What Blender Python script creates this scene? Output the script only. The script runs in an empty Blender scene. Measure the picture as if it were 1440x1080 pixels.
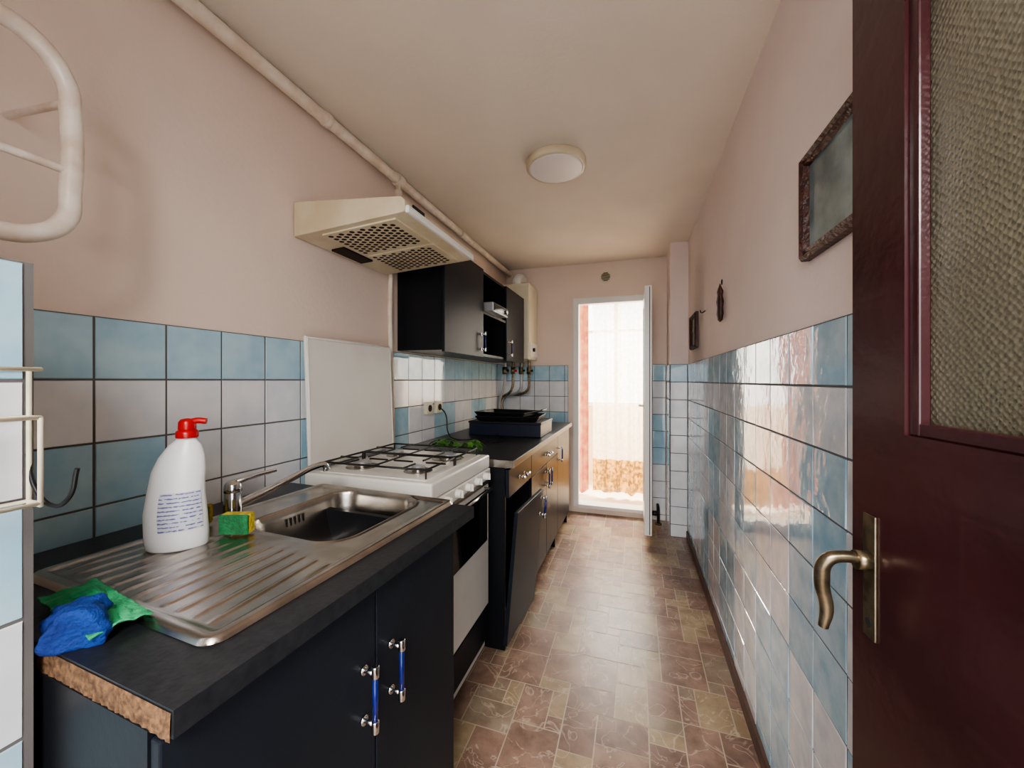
import bpy, bmesh, math, random
from mathutils import Vector, Matrix, noise
random.seed(7)
C = bpy.context
D = bpy.data

# ------------------------------------------------------------ materials
def lin(c):
    return tuple(((v/255)/12.92 if v/255 <= 0.04045 else (((v/255)+0.055)/1.055)**2.4) for v in c)
def mat(name, rgb, rough=0.5, metal=0.0, var=0.0, vscale=4.0, bump=0.0, bscale=30.0, rgb2=None, spec=0.5,
        coat=0.0, trans=0.0, detail=4.0, lo=0.35, hi=0.65, emis=None):
    m = D.materials.new(name); m.use_nodes = True
    nt = m.node_tree; b = nt.nodes['Principled BSDF']
    a = lin(rgb)
    if rgb2 is None:
        c2 = tuple(max(0, x*(1-var)) for x in a)
    else:
        c2 = lin(rgb2)
    tc = nt.nodes.new('ShaderNodeTexCoord')
    n = nt.nodes.new('ShaderNodeTexNoise'); n.inputs['Scale'].default_value = vscale
    n.inputs['Detail'].default_value = detail
    nt.links.new(tc.outputs['Object'], n.inputs['Vector'])
    r = nt.nodes.new('ShaderNodeValToRGB')
    r.color_ramp.elements[0].position = lo; r.color_ramp.elements[1].position = hi
    r.color_ramp.elements[0].color = (*c2, 1); r.color_ramp.elements[1].color = (*a, 1)
    nt.links.new(n.outputs['Fac'], r.inputs['Fac'])
    nt.links.new(r.outputs['Color'], b.inputs['Base Color'])
    b.inputs['Roughness'].default_value = rough
    b.inputs['Metallic'].default_value = metal
    b.inputs['Specular IOR Level'].default_value = spec
    b.inputs['Coat Weight'].default_value = coat
    b.inputs['Transmission Weight'].default_value = trans
    if bump > 0:
        n2 = nt.nodes.new('ShaderNodeTexNoise'); n2.inputs['Scale'].default_value = bscale
        n2.inputs['Detail'].default_value = 3
        nt.links.new(tc.outputs['Object'], n2.inputs['Vector'])
        bp = nt.nodes.new('ShaderNodeBump'); bp.inputs['Strength'].default_value = bump
        bp.inputs['Distance'].default_value = 0.01
        nt.links.new(n2.outputs['Fac'], bp.inputs['Height'])
        nt.links.new(bp.outputs['Normal'], b.inputs['Normal'])
    if emis:
        b.inputs['Emission Color'].default_value = (*lin(rgb), 1); b.inputs['Emission Strength'].default_value = emis
    return m

M = {}
M['wall'] = mat('wall_paint', (238, 218, 204), 0.85, var=0.07, vscale=2, bump=0.10, bscale=60)
M['wallr'] = mat('wall_paint_right', (236, 220, 214), 0.8, var=0.07, vscale=2, bump=0.10, bscale=60)
M['ceil'] = mat('ceiling_paint', (236, 224, 211), 0.9, var=0.05, vscale=3, bump=0.1, bscale=70)
M['grout'] = mat('grout', (98, 102, 106), 0.9, var=0.2)
M['grout_l'] = mat('grout_dark', (112, 108, 106), 0.9, var=0.2)
M['tblue'] = mat('tile_blue', (164, 202, 222), 0.05, rgb2=(190, 220, 232), vscale=9, bump=0.05, bscale=14, coat=0.3)
M['twhite'] = mat('tile_white', (242, 243, 245), 0.05, rgb2=(228, 232, 238), vscale=9, bump=0.05, bscale=14, coat=0.3)
M['tblue_r'] = mat('tile_blue_wavy', (146, 184, 206), 0.05, rgb2=(178, 206, 220), vscale=16, bump=0.17, bscale=18, coat=0.3)
M['twhite_r'] = mat('tile_white_wavy', (222, 224, 228), 0.05, rgb2=(196, 204, 214), vscale=16, bump=0.17, bscale=18, coat=0.3)
M['black'] = mat('cabinet_black', (28, 30, 35), 0.36, var=0.15, vscale=3, bump=0.03, bscale=80, spec=.22)
M['blackdoor'] = mat('cabinet_door', (34, 38, 45), 0.36, var=0.15, vscale=3, bump=0.03, bscale=120, spec=.14)
M['dark'] = mat('dark_inside', (16, 16, 18), 0.8, var=0.1)
M['counter'] = mat('countertop_black', (30, 32, 36), 0.36, rgb2=(42, 43, 46), vscale=60, bump=0.05, bscale=120, spec=.4)
M['chip'] = mat('chipboard', (128, 96, 66), 0.9, rgb2=(76, 54, 36), vscale=110, bump=0.35, bscale=160)
M['steel'] = mat('steel_brushed', (196, 190, 182), 0.27, metal=1.0, rgb2=(166, 160, 152), vscale=12, bump=0.02, bscale=60)
M['chrome'] = mat('chrome', (215, 215, 215), 0.12, metal=1.0, var=0.05)
M['enamel'] = mat('white_enamel', (226, 223, 216), 0.22, var=0.05, vscale=6)
M['cream'] = mat('hood_cream', (226, 214, 188), 0.35, rgb2=(210, 194, 162), vscale=7)
M['pipe'] = mat('painted_pipe', (238, 226, 212), 0.4, rgb2=(220, 202, 182), vscale=14, bump=0.12, bscale=50)
M['wpipe'] = mat('white_painted_pipe', (236, 226, 214), 0.35, rgb2=(210, 188, 168), vscale=16, bump=0.1, bscale=40)
M['pvc'] = mat('pvc_white', (238, 237, 234), 0.3, var=0.04)
M['iron'] = mat('cast_iron', (22, 22, 24), 0.45, var=0.2, vscale=20)
M['brass'] = mat('aged_brass', (150, 137, 114), 0.3, metal=0.9, rgb2=(94, 85, 68), vscale=40)
M['maroon'] = mat('maroon_paint', (56, 27, 30), 0.27, rgb2=(44, 19, 23), vscale=5, bump=0.10, bscale=26, coat=0.1)
M['frame'] = mat('frame_wood', (80, 42, 34), 0.4, rgb2=(46, 24, 20), vscale=40, bump=0.5, bscale=90)
M['bottle'] = mat('bottle_white', (236, 238, 240), 0.3, var=0.03)
M['red'] = mat('cap_red', (190, 22, 28), 0.3, var=0.1)
M['yel'] = mat('sponge_yellow', (214, 190, 70), 0.95, var=0.4, vscale=90, bump=0.8, bscale=180)
M['grn'] = mat('sponge_green', (50, 128, 80), 0.95, var=0.4, vscale=90, bump=0.6, bscale=180)
M['bluecl'] = mat('cloth_blue', (18, 72, 156), 0.8, rgb2=(8, 42, 112), vscale=14, bump=0.5, bscale=160)
M['greencl'] = mat('cloth_green', (72, 186, 128), 0.85, rgb2=(44, 146, 96), vscale=14, bump=0.5, bscale=160)
M['veg'] = mat('veg_green', (96, 150, 50), 0.7, rgb2=(46, 100, 30), vscale=30)
M['hblue'] = mat('handle_blue', (24, 34, 110), 0.2, var=0.3)
M['oglass'] = mat('oven_glass', (20, 22, 24), 0.08, var=0.2)
M['lens'] = mat('lamp_lens', (240, 232, 230), 0.4, var=0.02)
M['hole'] = mat('hood_holes', (52, 34, 26), 0.8, var=0.3, vscale=40)
M['orange'] = mat('orange_curtain', (232, 178, 146), 0.8, rgb2=(208, 124, 104), vscale=10)
M['boxblue'] = mat('box_blue', (24, 32, 54), 0.4, var=0.3)
M['beige'] = mat('outlet_cream', (226, 218, 194), 0.4, var=0.05)
M['skirt'] = mat('skirting_brown', (104, 78, 68), 0.5, var=0.3, vscale=20)
M['balc'] = mat('balcony_plaster', (236, 222, 200), 0.9, var=0.06)
M['paint1'] = mat('painting_canvas', (66, 88, 96), 0.15, rgb2=(142, 160, 162), vscale=7, lo=0.35, hi=0.68)
M['grey'] = mat('silver_plastic', (170, 172, 176), 0.35, metal=0.4, var=0.1)

def labelmat():
    m = mat('bottle_label', (206, 210, 222), .4, var=.05); nt = m.node_tree; b = nt.nodes['Principled BSDF']
    tc = nt.nodes.new('ShaderNodeTexCoord'); w = nt.nodes.new('ShaderNodeTexWave'); w.bands_direction = 'Z'; w.inputs['Scale'].default_value = 36
    n = nt.nodes.new('ShaderNodeTexNoise'); n.inputs['Scale'].default_value = 160
    nt.links.new(tc.outputs['Object'], w.inputs['Vector']); nt.links.new(tc.outputs['Object'], n.inputs['Vector'])
    mu = nt.nodes.new('ShaderNodeMath'); mu.operation = 'MULTIPLY'; nt.links.new(w.outputs['Fac'], mu.inputs[0]); nt.links.new(n.outputs['Fac'], mu.inputs[1])
    r = nt.nodes.new('ShaderNodeValToRGB'); r.color_ramp.elements[0].position = .36; r.color_ramp.elements[1].position = .44
    r.color_ramp.elements[0].color = (*lin((206, 210, 222)), 1); r.color_ramp.elements[1].color = (*lin((110, 110, 160)), 1)
    nt.links.new(mu.outputs[0], r.inputs['Fac']); nt.links.new(r.outputs['Color'], b.inputs['Base Color'])
    return m
M['label'] = labelmat()

def sheer(name, rgb, tr, lacey=False):
    m = D.materials.new(name); m.use_nodes = True; nt = m.node_tree
    for n in list(nt.nodes): nt.nodes.remove(n)
    o = nt.nodes.new('ShaderNodeOutputMaterial')
    t = nt.nodes.new('ShaderNodeBsdfTransparent'); l = nt.nodes.new('ShaderNodeBsdfTranslucent'); d = nt.nodes.new('ShaderNodeBsdfDiffuse')
    tc = nt.nodes.new('ShaderNodeTexCoord'); nz = nt.nodes.new('ShaderNodeTexNoise'); nz.inputs['Scale'].default_value = 25
    nt.links.new(tc.outputs['Object'], nz.inputs['Vector'])
    rp = nt.nodes.new('ShaderNodeValToRGB'); a = lin(rgb)
    k = .35 if lacey else .85
    rp.color_ramp.elements[0].color = (*[x*k for x in a], 1); rp.color_ramp.elements[1].color = (*a, 1)
    rp.color_ramp.elements[0].position = .4; rp.color_ramp.elements[1].position = .6
    nt.links.new(nz.outputs['Fac'], rp.inputs['Fac'])
    nt.links.new(rp.outputs['Color'], l.inputs['Color']); nt.links.new(rp.outputs['Color'], d.inputs['Color'])
    m1 = nt.nodes.new('ShaderNodeMixShader'); m1.inputs[0].default_value = 0.35
    nt.links.new(l.outputs[0], m1.inputs[1]); nt.links.new(d.outputs[0], m1.inputs[2])
    m2 = nt.nodes.new('ShaderNodeMixShader'); m2.inputs[0].default_value = tr
    nt.links.new(m1.outputs[0], m2.inputs[1]); nt.links.new(t.outputs[0], m2.inputs[2])
    nt.links.new(m2.outputs[0], o.inputs[0])
    return m
M['sheer'] = sheer('sheer_curtain_fabric', (255, 247, 226), 0.42)
M['lace'] = sheer('gold_lace_fabric', (214, 164, 84), 0.08, True)

def clearglass():
    m = D.materials.new('window_glass'); m.use_nodes = True; nt = m.node_tree
    for n in list(nt.nodes): nt.nodes.remove(n)
    o = nt.nodes.new('ShaderNodeOutputMaterial'); t = nt.nodes.new('ShaderNodeBsdfTransparent'); g = nt.nodes.new('ShaderNodeBsdfGlossy')
    g.inputs['Roughness'].default_value = 0.02
    f = nt.nodes.new('ShaderNodeFresnel'); f.inputs[0].default_value = 1.45
    mx = nt.nodes.new('ShaderNodeMixShader'); nt.links.new(f.outputs[0], mx.inputs[0])
    nt.links.new(t.outputs[0], mx.inputs[1]); nt.links.new(g.outputs[0], mx.inputs[2]); nt.links.new(mx.outputs[0], o.inputs[0])
    return m
M['glass'] = clearglass()

def obscure():
    m = mat('obscure_glass', (140, 134, 116), 0.2, rgb2=(112, 106, 90), vscale=2.0, trans=0.5)
    nt = m.node_tree; b = nt.nodes['Principled BSDF']
    tc = nt.nodes.new('ShaderNodeTexCoord')
    mp = nt.nodes.new('ShaderNodeMapping'); mp.inputs['Rotation'].default_value = (math.radians(45), 0, 0)
    nt.links.new(tc.outputs['Object'], mp.inputs['Vector'])
    v = nt.nodes.new('ShaderNodeTexVoronoi'); v.inputs['Scale'].default_value = 170; v.inputs['Randomness'].default_value = .35
    nt.links.new(mp.outputs['Vector'], v.inputs['Vector'])
    bp = nt.nodes.new('ShaderNodeBump'); bp.inputs['Strength'].default_value = 0.7; bp.inputs['Distance'].default_value = 0.002
    nt.links.new(v.outputs['Distance'], bp.inputs['Height']); nt.links.new(bp.outputs['Normal'], b.inputs['Normal'])
    return m
M['obscure'] = obscure()

def floormat(name, c1, c2, vein):
    m = D.materials.new(name); m.use_nodes = True; nt = m.node_tree; b = nt.nodes['Principled BSDF']
    tc = nt.nodes.new('ShaderNodeTexCoord')
    n = nt.nodes.new('ShaderNodeTexNoise'); n.inputs['Scale'].default_value = 9; n.inputs['Detail'].default_value = 8; n.inputs['Roughness'].default_value = .65
    nt.links.new(tc.outputs['Object'], n.inputs['Vector'])
    r = nt.nodes.new('ShaderNodeValToRGB'); r.color_ramp.elements[0].position = .38; r.color_ramp.elements[1].position = .62
    r.color_ramp.elements[0].color = (*lin(c2), 1); r.color_ramp.elements[1].color = (*lin(c1), 1)
    nt.links.new(n.outputs['Fac'], r.inputs['Fac'])
    n2 = nt.nodes.new('ShaderNodeTexNoise'); n2.inputs['Scale'].default_value = 7; n2.inputs['Detail'].default_value = 3; n2.inputs['Distortion'].default_value = 1.2
    nt.links.new(tc.outputs['Object'], n2.inputs['Vector'])
    r2 = nt.nodes.new('ShaderNodeValToRGB')
    e = r2.color_ramp.elements; e[0].position = .487; e[0].color = (0, 0, 0, 1); e[1].position = .5; e[1].color = (1, 1, 1, 1)
    k = e.new(.513); k.color = (0, 0, 0, 1)
    nt.links.new(n2.outputs['Fac'], r2.inputs['Fac'])
    mx = nt.nodes.new('ShaderNodeMixRGB'); mx.inputs[2].default_value = (*lin(vein), 1)
    mul = nt.nodes.new('ShaderNodeMath'); mul.operation = 'MULTIPLY'; mul.inputs[1].default_value = 0.6
    nt.links.new(r2.outputs['Color'], mul.inputs[0]); nt.links.new(mul.outputs[0], mx.inputs[0])
    nt.links.new(r.outputs['Color'], mx.inputs[1]); nt.links.new(mx.outputs[0], b.inputs['Base Color'])
    b.inputs['Roughness'].default_value = 0.33
    bp = nt.nodes.new('ShaderNodeBump'); bp.inputs['Strength'].default_value = 0.08; bp.inputs['Distance'].default_value = .01
    nt.links.new(n.outputs['Fac'], bp.inputs['Height']); nt.links.new(bp.outputs['Normal'], b.inputs['Normal'])
    return m
FM = [floormat('vinyl_pink', (154, 126, 110), (118, 94, 82), (202, 182, 162)),
      floormat('vinyl_mauve', (136, 110, 98), (106, 84, 74), (190, 168, 150)),
      floormat('vinyl_tan', (168, 148, 120), (138, 118, 94), (206, 190, 166)),
      floormat('vinyl_grey', (152, 136, 118), (124, 108, 92), (198, 182, 162))]
M['fgrout'] = mat('vinyl_joint', (186, 170, 148), 0.4, var=0.1)

# ------------------------------------------------------------ helpers
def mkobj(name, me, mats, parent=None):
    o = D.objects.new(name, me); C.collection.objects.link(o)
    for m in (mats if isinstance(mats, (list, tuple)) else [mats]): me.materials.append(m)
    if parent: o.parent = parent
    return o
def empty(name, loc=(0, 0, 0)):
    e = D.objects.new(name, None); C.collection.objects.link(e); e.empty_display_size = .05
    e.location = loc
    return e
def box(name, x0, x1, y0, y1, z0, z1, m, parent=None, bev=0.0, seg=2):
    bm = bmesh.new(); bmesh.ops.create_cube(bm, size=1)
    for v in bm.verts:
        v.co = Vector(((x0+x1)/2+v.co.x*(x1-x0), (y0+y1)/2+v.co.y*(y1-y0), (z0+z1)/2+v.co.z*(z1-z0)))
    if bev > 0:
        bmesh.ops.bevel(bm, geom=bm.edges[:], offset=bev, segments=seg, affect='EDGES', profile=0.5)
    me = D.meshes.new(name); bm.to_mesh(me); bm.free()
    return mkobj(name, me, m, parent)
def poly(name, verts, faces, m, parent=None, smooth=False):
    me = D.meshes.new(name); me.from_pydata(verts, [], faces); me.update()
    bm = bmesh.new(); bm.from_mesh(me); bmesh.ops.recalc_face_normals(bm, faces=bm.faces[:]); bm.to_mesh(me); bm.free()
    if smooth:
        for p in me.polygons: p.use_smooth = True
    return mkobj(name, me, m, parent)
def cyl(name, p0, p1, r, m, parent=None, r2=None, seg=24, bev=0.0):
    p0 = Vector(p0); p1 = Vector(p1); d = p1-p0
    bm = bmesh.new()
    bmesh.ops.create_cone(bm, cap_ends=True, segments=seg, radius1=r, radius2=(r if r2 is None else r2), depth=d.length)
    if bev > 0:
        es = [e for e in bm.edges if len(e.link_faces) == 2 and any(len(f.verts) > 4 for f in e.link_faces)]
        bmesh.ops.bevel(bm, geom=es, offset=bev, segments=3, affect='EDGES', profile=0.5)
    q = Vector((0, 0, 1)).rotation_difference(d.normalized())
    bmesh.ops.transform(bm, matrix=Matrix.Translation((p0+p1)/2) @ q.to_matrix().to_4x4(), verts=bm.verts)
    me = D.meshes.new(name); bm.to_mesh(me); bm.free()
    for p in me.polygons:
        if len(p.vertices) <= 4: p.use_smooth = True
    return mkobj(name, me, m, parent)
def tube(name, pts, r, m, parent=None, cyc=False, smooth=True, radii=None):
    cu = D.curves.new(name, 'CURVE'); cu.dimensions = '3D'; cu.bevel_depth = r; cu.bevel_resolution = 5; cu.use_fill_caps = True
    if smooth:
        s = cu.splines.new('BEZIER'); s.bezier_points.add(len(pts)-1)
        for i, p in enumerate(pts):
            b = s.bezier_points[i]; b.co = p; b.handle_left_type = b.handle_right_type = 'AUTO'
            if radii: b.radius = radii[i]
    else:
        s = cu.splines.new('POLY'); s.points.add(len(pts)-1)
        for i, p in enumerate(pts): s.points[i].co = (*p, 1)
    s.use_cyclic_u = cyc; cu.resolution_u = 10
    o = D.objects.new(name, cu); C.collection.objects.link(o); cu.materials.append(m)
    C.view_layer.update()
    dg = C.evaluated_depsgraph_get(); me = D.meshes.new_from_object(o.evaluated_get(dg))
    D.objects.remove(o); 
    for p in me.polygons: p.use_smooth = True
    me.materials.clear()
    return mkobj(name, me, m, parent)
def lathe(name, prof, center, m, parent=None, seg=32, sx=1, sy=1):
    vs = []; fs = []
    for (r, z) in prof:
        for i in range(seg):
            a = 2*math.pi*i/seg
            vs.append((center[0]+r*sx*math.cos(a), center[1]+r*sy*math.sin(a), center[2]+z))
    n = len(prof)
    for j in range(n-1):
        for i in range(seg):
            fs.append((j*seg+i, j*seg+(i+1) % seg, (j+1)*seg+(i+1) % seg, (j+1)*seg+i))
    fs.append(tuple(range(seg-1, -1, -1))); fs.append(tuple((n-1)*seg+i for i in range(seg)))
    return poly(name, vs, fs, m, parent, smooth=True)

def tiles(name, org, u, n, t, tv, maxlen, zbot, colf, parent, gap=0.0034, th=0.007, grout='grout', w0=None, wavy=False):
    u = Vector(u); n = Vector(n); org = Vector(org)
    bm = bmesh.new()
    def quad(pts, mi):
        vs = [bm.verts.new(p) for p in pts]; f = bm.faces.new(vs); f.material_index = mi; return f
    L = maxlen; z0 = zbot; z1 = org.z
    b = th*0.7
    P = lambda s, z, d: Vector((org.x, org.y, 0))+u*s+n*d+Vector((0, 0, z))
    q = [P(0, z0, b), P(L, z0, b), P(L, z1, b), P(0, z1, b)]
    k = [P(0, z0, 0), P(L, z0, 0), P(L, z1, 0), P(0, z1, 0)]
    quad(q, 2)
    for i in range(4):
        j = (i+1) % 4; quad([k[i], k[j], q[j], q[i]], 2)
    s = 0; c = 0; first = True
    while s < L-0.004:
        w = t if not (first and w0) else w0
        first = False
        e = min(s+w, L)
        r = 0; zt = z1
        while zt > z0+0.01:
            zb = max(zt-tv, z0)
            g = gap/2; bv = 0.002
            am = .0009 if wavy else .0006
            ta, tb = random.uniform(-am, am), random.uniform(-am, am)
            tl = [-ta-tb, ta-tb, ta+tb, -ta+tb]
            inn = [P(s+g+bv, zb+g+bv, th+tl[0]), P(e-g-bv, zb+g+bv, th+tl[1]), P(e-g-bv, zt-g-bv, th+tl[2]), P(s+g+bv, zt-g-bv, th+tl[3])]
            out = [P(s+g, zb+g, b-0.001), P(e-g, zb+g, b-0.001), P(e-g, zt-g, b-0.001), P(s+g, zt-g, b-0.001)]
            if e-s > 0.02 and zt-zb > 0.02:
                mi = 0 if colf(c, r) else 1
                iv = [bm.verts.new(p) for p in inn]; ov = [bm.verts.new(p) for p in out]
                f = bm.faces.new(iv); f.material_index = mi
                for i in range(4):
                    j = (i+1) % 4
                    f = bm.faces.new([ov[i], ov[j], iv[j], iv[i]]); f.material_index = mi
            zt = zb; r += 1
        s = e; c += 1
    bmesh.ops.recalc_face_normals(bm, faces=bm.faces[:])
    me = D.meshes.new(name); bm.to_mesh(me); bm.free()
    return mkobj(name, me, [M['tblue_r' if wavy else 'tblue'], M['twhite_r' if wavy else 'twhite'], M[grout]], parent)

# ------------------------------------------------------------ room
XL, XR, YF, YB, H = -1.29, 0.42, 3.82, -0.25, 2.45
bm = bmesh.new()
def fquad(x0, x1, y0, y1, z, mi):
    f = bm.faces.new([bm.verts.new((x0, y0, z)), bm.verts.new((x1, y0, z)), bm.verts.new((x1, y1, z)), bm.verts.new((x0, y1, z))]); f.material_index = mi
X0, X1, Y0, Y1 = XL-0.15, XR+0.15, -1.7, YF+0.02
bmesh.ops.create_cube(bm, size=1)
for v in bm.verts:
    v.co = Vector(((X0+X1)/2+v.co.x*(X1-X0), (Y0+Y1)/2+v.co.y*(Y1-Y0), -0.05+v.co.z*0.1))
for f in bm.faces: f.material_index = 4
U = 0.062
nx = int((X1-X0)/U); ny = int((Y1-Y0)/U)
occ = [[False]*ny for _ in range(nx)]
rr = random.Random(12)
for j in range(ny):
    for i in range(nx):
        if occ[i][j]: continue
        opts = [(3, 3), (3, 3), (2, 3), (3, 2), (2, 3), (3, 2), (2, 2), (1, 1), (1, 2), (2, 1), (4, 3)]
        rr.shuffle(opts)
        opts.append((1, 1))
        for (a, b_) in opts:
            if i+a > nx or j+b_ > ny: continue
            if any(occ[p][q] for p in range(i, i+a) for q in range(j, j+b_)): continue
            for p in range(i, i+a):
                for q in range(j, j+b_): occ[p][q] = True
            g = 0.0022
            mi = rr.choice([0, 0, 0, 1, 1, 2, 3]) if a*b_ > 3 else rr.choice([2, 2, 3, 0])
            fquad(X0+i*U+g, X0+(i+a)*U-g, Y0+j*U+g, Y0+(j+b_)*U-g, 0.0008, mi)
            break
me = D.meshes.new('floor'); bm.to_mesh(me); bm.free()
floor = mkobj('floor', me, FM+[M['fgrout']])

box('ceiling', XL-0.15, XR+0.15, YB-0.15, YF+0.15, H, H+0.12, M['ceil'])
wl = box('wall_left', XL-0.15, XL, YB, YF, 0, H, M['wall'])
wr = box('wall_right', XR, XR+0.15, YB, YF, 0, H, M['wallr'])
DX0, DX1, DZ1 = -0.585, 0.125, 2.11
def multi(name, boxes, m):
    bm = bmesh.new()
    for (x0, x1, y0, y1, z0, z1) in boxes:
        r = bmesh.ops.create_cube(bm, size=1)
        for v in r['verts']:
            v.co = Vector(((x0+x1)/2+v.co.x*(x1-x0), (y0+y1)/2+v.co.y*(y1-y0), (z0+z1)/2+v.co.z*(z1-z0)))
    me = D.meshes.new(name); bm.to_mesh(me); bm.free(); return mkobj(name, me, m)
wf = multi('wall_far', [(XL-.15, DX0, YF, YF+.15, 0, H), (DX1, XR+.15, YF, YF+.15, 0, H), (DX0, DX1, YF, YF+.15, DZ1, H), (DX0, DX1, YF, YF+.15, -0.1, 0.05)], M['wall'])
wb = multi('wall_back', [(XL-.15, -0.52, YB-.15, YB, 0, H), (0.37, XR+.15, YB-.15, YB, 0, H), (-0.52, 0.37, YB-.15, YB, 2.08, H)], M['wall'])
col = box('wall_column', 0.28, XR, 3.46, YF, 0, H, M['wallr'])
PXF = -0.80
pil = box('wall_pillar', XL, PXF, YB, 0.305, 0, 1.462, M['wall'])

def patl(c, r):
    if r == 0: return True
    if r == 1: return False
    if c in (4, 5): return False
    k = ((c+1)//2) % 2 == 1
    return k if r < 4 else not k
tiles('tiles', (XL, 0.31, 1.461), (0, 1, 0), (1, 0, 0), 0.155, .159, YF-0.31, 0.0, patl, wl, grout='grout_l', w0=0.129)
def patr(c, r):
    if r == 0: return True
    if r == 1: return False
    return ((c//2) % 2 == 0) if r < 6 else ((c//2) % 2 == 1)
tiles('tiles', (XR, YB, 1.435), (0, 1, 0), (-1, 0, 0), 0.155, .148, 3.46-YB, 0.06, patr, wr, w0=.125, wavy=True)
tiles('tiles', (XL, YF, 1.45), (1, 0, 0), (0, -1, 0), 0.155, .155, DX0-XL-0.05, 0.0, lambda c, r: r in (0, 3, 4), wf, grout='grout_l')
tiles('tiles_right', (DX1+.03, YF, 1.45), (1, 0, 0), (0, -1, 0), 0.155, .155, 0.28-DX1-.04, 0.0, lambda c, r: r in (0, 3, 4, 5), wf, grout='grout_l')
tiles('tiles', (0.28, 3.46, 1.435), (1, 0, 0), (0, -1, 0), 0.152, .148, XR-.28-0.008, 0.0, lambda c, r: r in (0,), col)
tiles('tiles_side', (0.28, 3.46, 1.435), (0, 1, 0), (-1, 0, 0), 0.152, .148, YF-3.46-.01, 0.0, lambda c, r: r in (0, 2, 4, 5), col)
tiles('tiles', (PXF, YB, 1.462), (0, 1, 0), (1, 0, 0), 0.1625, .1625, 0.305-YB, 0.0, lambda c, r: r % 2 == 0, pil, grout='grout_l', w0=0.06)
box('baseboard_right', XR-0.018, XR, YB, 3.46, 0.001, 0.06, M['skirt'])

# ------------------------------------------------------------ far balcony doorway
d = empty('door_1')
def B(n, *a, p=None, m='pvc', bev=0.004): return box(n, *a, M[m], p, bev)
B('jamb_left', DX0+.001, DX0+.055, YF-.01, YF+.07, 0.051, DZ1-.001, p=d)
B('jamb_right', DX1-.05, DX1-.001, YF-.01, YF+.07, 0.051, DZ1-.001, p=d)
B('head', DX0+.055, DX1-.05, YF-.01, YF+.07, DZ1-.06, DZ1-.001, p=d)
B('sill', DX0+.055, DX1-.05, YF-.03, YF+.12, 0.051, 0.085, p=d)
sx0, sx1 = 0.070, 0.126
s0, s1 = 3.17, 3.80
B('sash_stile_free', sx0, sx1, s0, s0+.085, .09, 2.04, p=d)
B('sash_stile_hinge', sx0, sx1, s1-.085, s1, .09, 2.04, p=d)
B('sash_top', sx0, sx1, s0+.085, s1-.085, 1.955, 2.04, p=d)
B('sash_bottom', sx0, sx1, s0+.085, s1-.085, .09, .20, p=d)
box('sash_glass', sx0+.018, sx1-.018, s0+.08, s1-.08, .19, 1.96, M['glass'], d)
tube('sash_handle', [(sx0, s0+.04, 1.10), (sx0-.03, s0+.04, 1.10), (sx0-.035, s0+.05, 1.10), (sx0-.035, s0+.14, 1.10)], .008, M['pvc'], d)
B('sash_gasket', sx0+.036, sx0+.042, s0-.002, s0, .1, 2.03, p=d, m='iron', bev=0)

# balcony
multi('balcony_shell', [(-1.5, 0.9, 3.975, 5.05, -.1, 0.045), (-1.5, .9, 4.95, 5.05, .045, .97), (-1.55, -1.45, 3.975, 5.05, .045, 2.5), (.8, .9, 3.975, 5.05, .045, 2.5), (-1.5, .9, 3.975, 5.05, 2.4, 2.5)], M['balc'])
w = empty('window_1')
for i, x in enumerate([-1.44, -0.85, -0.25, 0.35, 0.74]):
    B('mullion_%d' % i, x, x+.05, 4.96, 5.01, .98, 2.39, p=w)
B('rail_bottom', -1.44, .79, 4.955, 5.015, .972, 1.03, p=w); B('rail_top', -1.44, .79, 4.955, 5.015, 2.34, 2.399, p=w)
B('rail_mid', -1.44, .79, 4.955, 5.015, 1.9, 1.94, p=w)

def drape(name, x0, x1, y, z0, z1, m, amp, k, split=None, m2=None):
    nx, nz = 110, 30; vs = []; fs = []
    for j in range(nz+1):
        z = z0+(z1-z0)*j/nz
        for i in range(nx+1):
            x = x0+(x1-x0)*i/nx
            a = amp*(0.6+0.4*(1-j/nz))
            vs.append((x, y+a*math.sin(k*x+0.6*math.sin(3*x+z)+1.5*math.sin(7*x))+a*.4*math.sin(2.3*k*x+1), z+(0.015*math.sin(k*.8*x) if j == 0 else 0)))
    for j in range(nz):
        for i in range(nx):
            fs.append((j*(nx+1)+i, j*(nx+1)+i+1, (j+1)*(nx+1)+i+1, (j+1)*(nx+1)+i))
    o = poly(name, vs, fs, m, None, True)
    if m2:
        o.data.materials.append(m2)
        for p in o.data.polygons:
            if p.center.z < split+.02*math.sin(p.center.x*50): p.material_index = 1
    return o
drape('sheer_curtain', -0.44, 0.5, 4.25, 0.1, 2.2, M['sheer'], .032, 38, .46, M['lace'])
drape('orange_curtain', -0.66, -0.49, 4.30, 0.07, 2.2, M['orange'], .02, 60)
rod = tube('curtain_rod', [(-1.44, 4.27, 2.22), (.79, 4.27, 2.22)], .012, M['pvc'], smooth=False)

v = empty('air_vent')
cyl('ring', (-0.27, YF-.001, 2.30), (-0.27, YF-.018, 2.30), .055, M['beige'], v, bev=.004)
for i in range(-3, 4):
    hw = math.sqrt(.042**2-(i*.012)**2)
    box('slat_%d' % (i+3), -0.27-hw, -0.27+hw, YF-.022, YF-.018, 2.30+i*.012-.003, 2.30+i*.012+.003, M['hole'], v)

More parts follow.
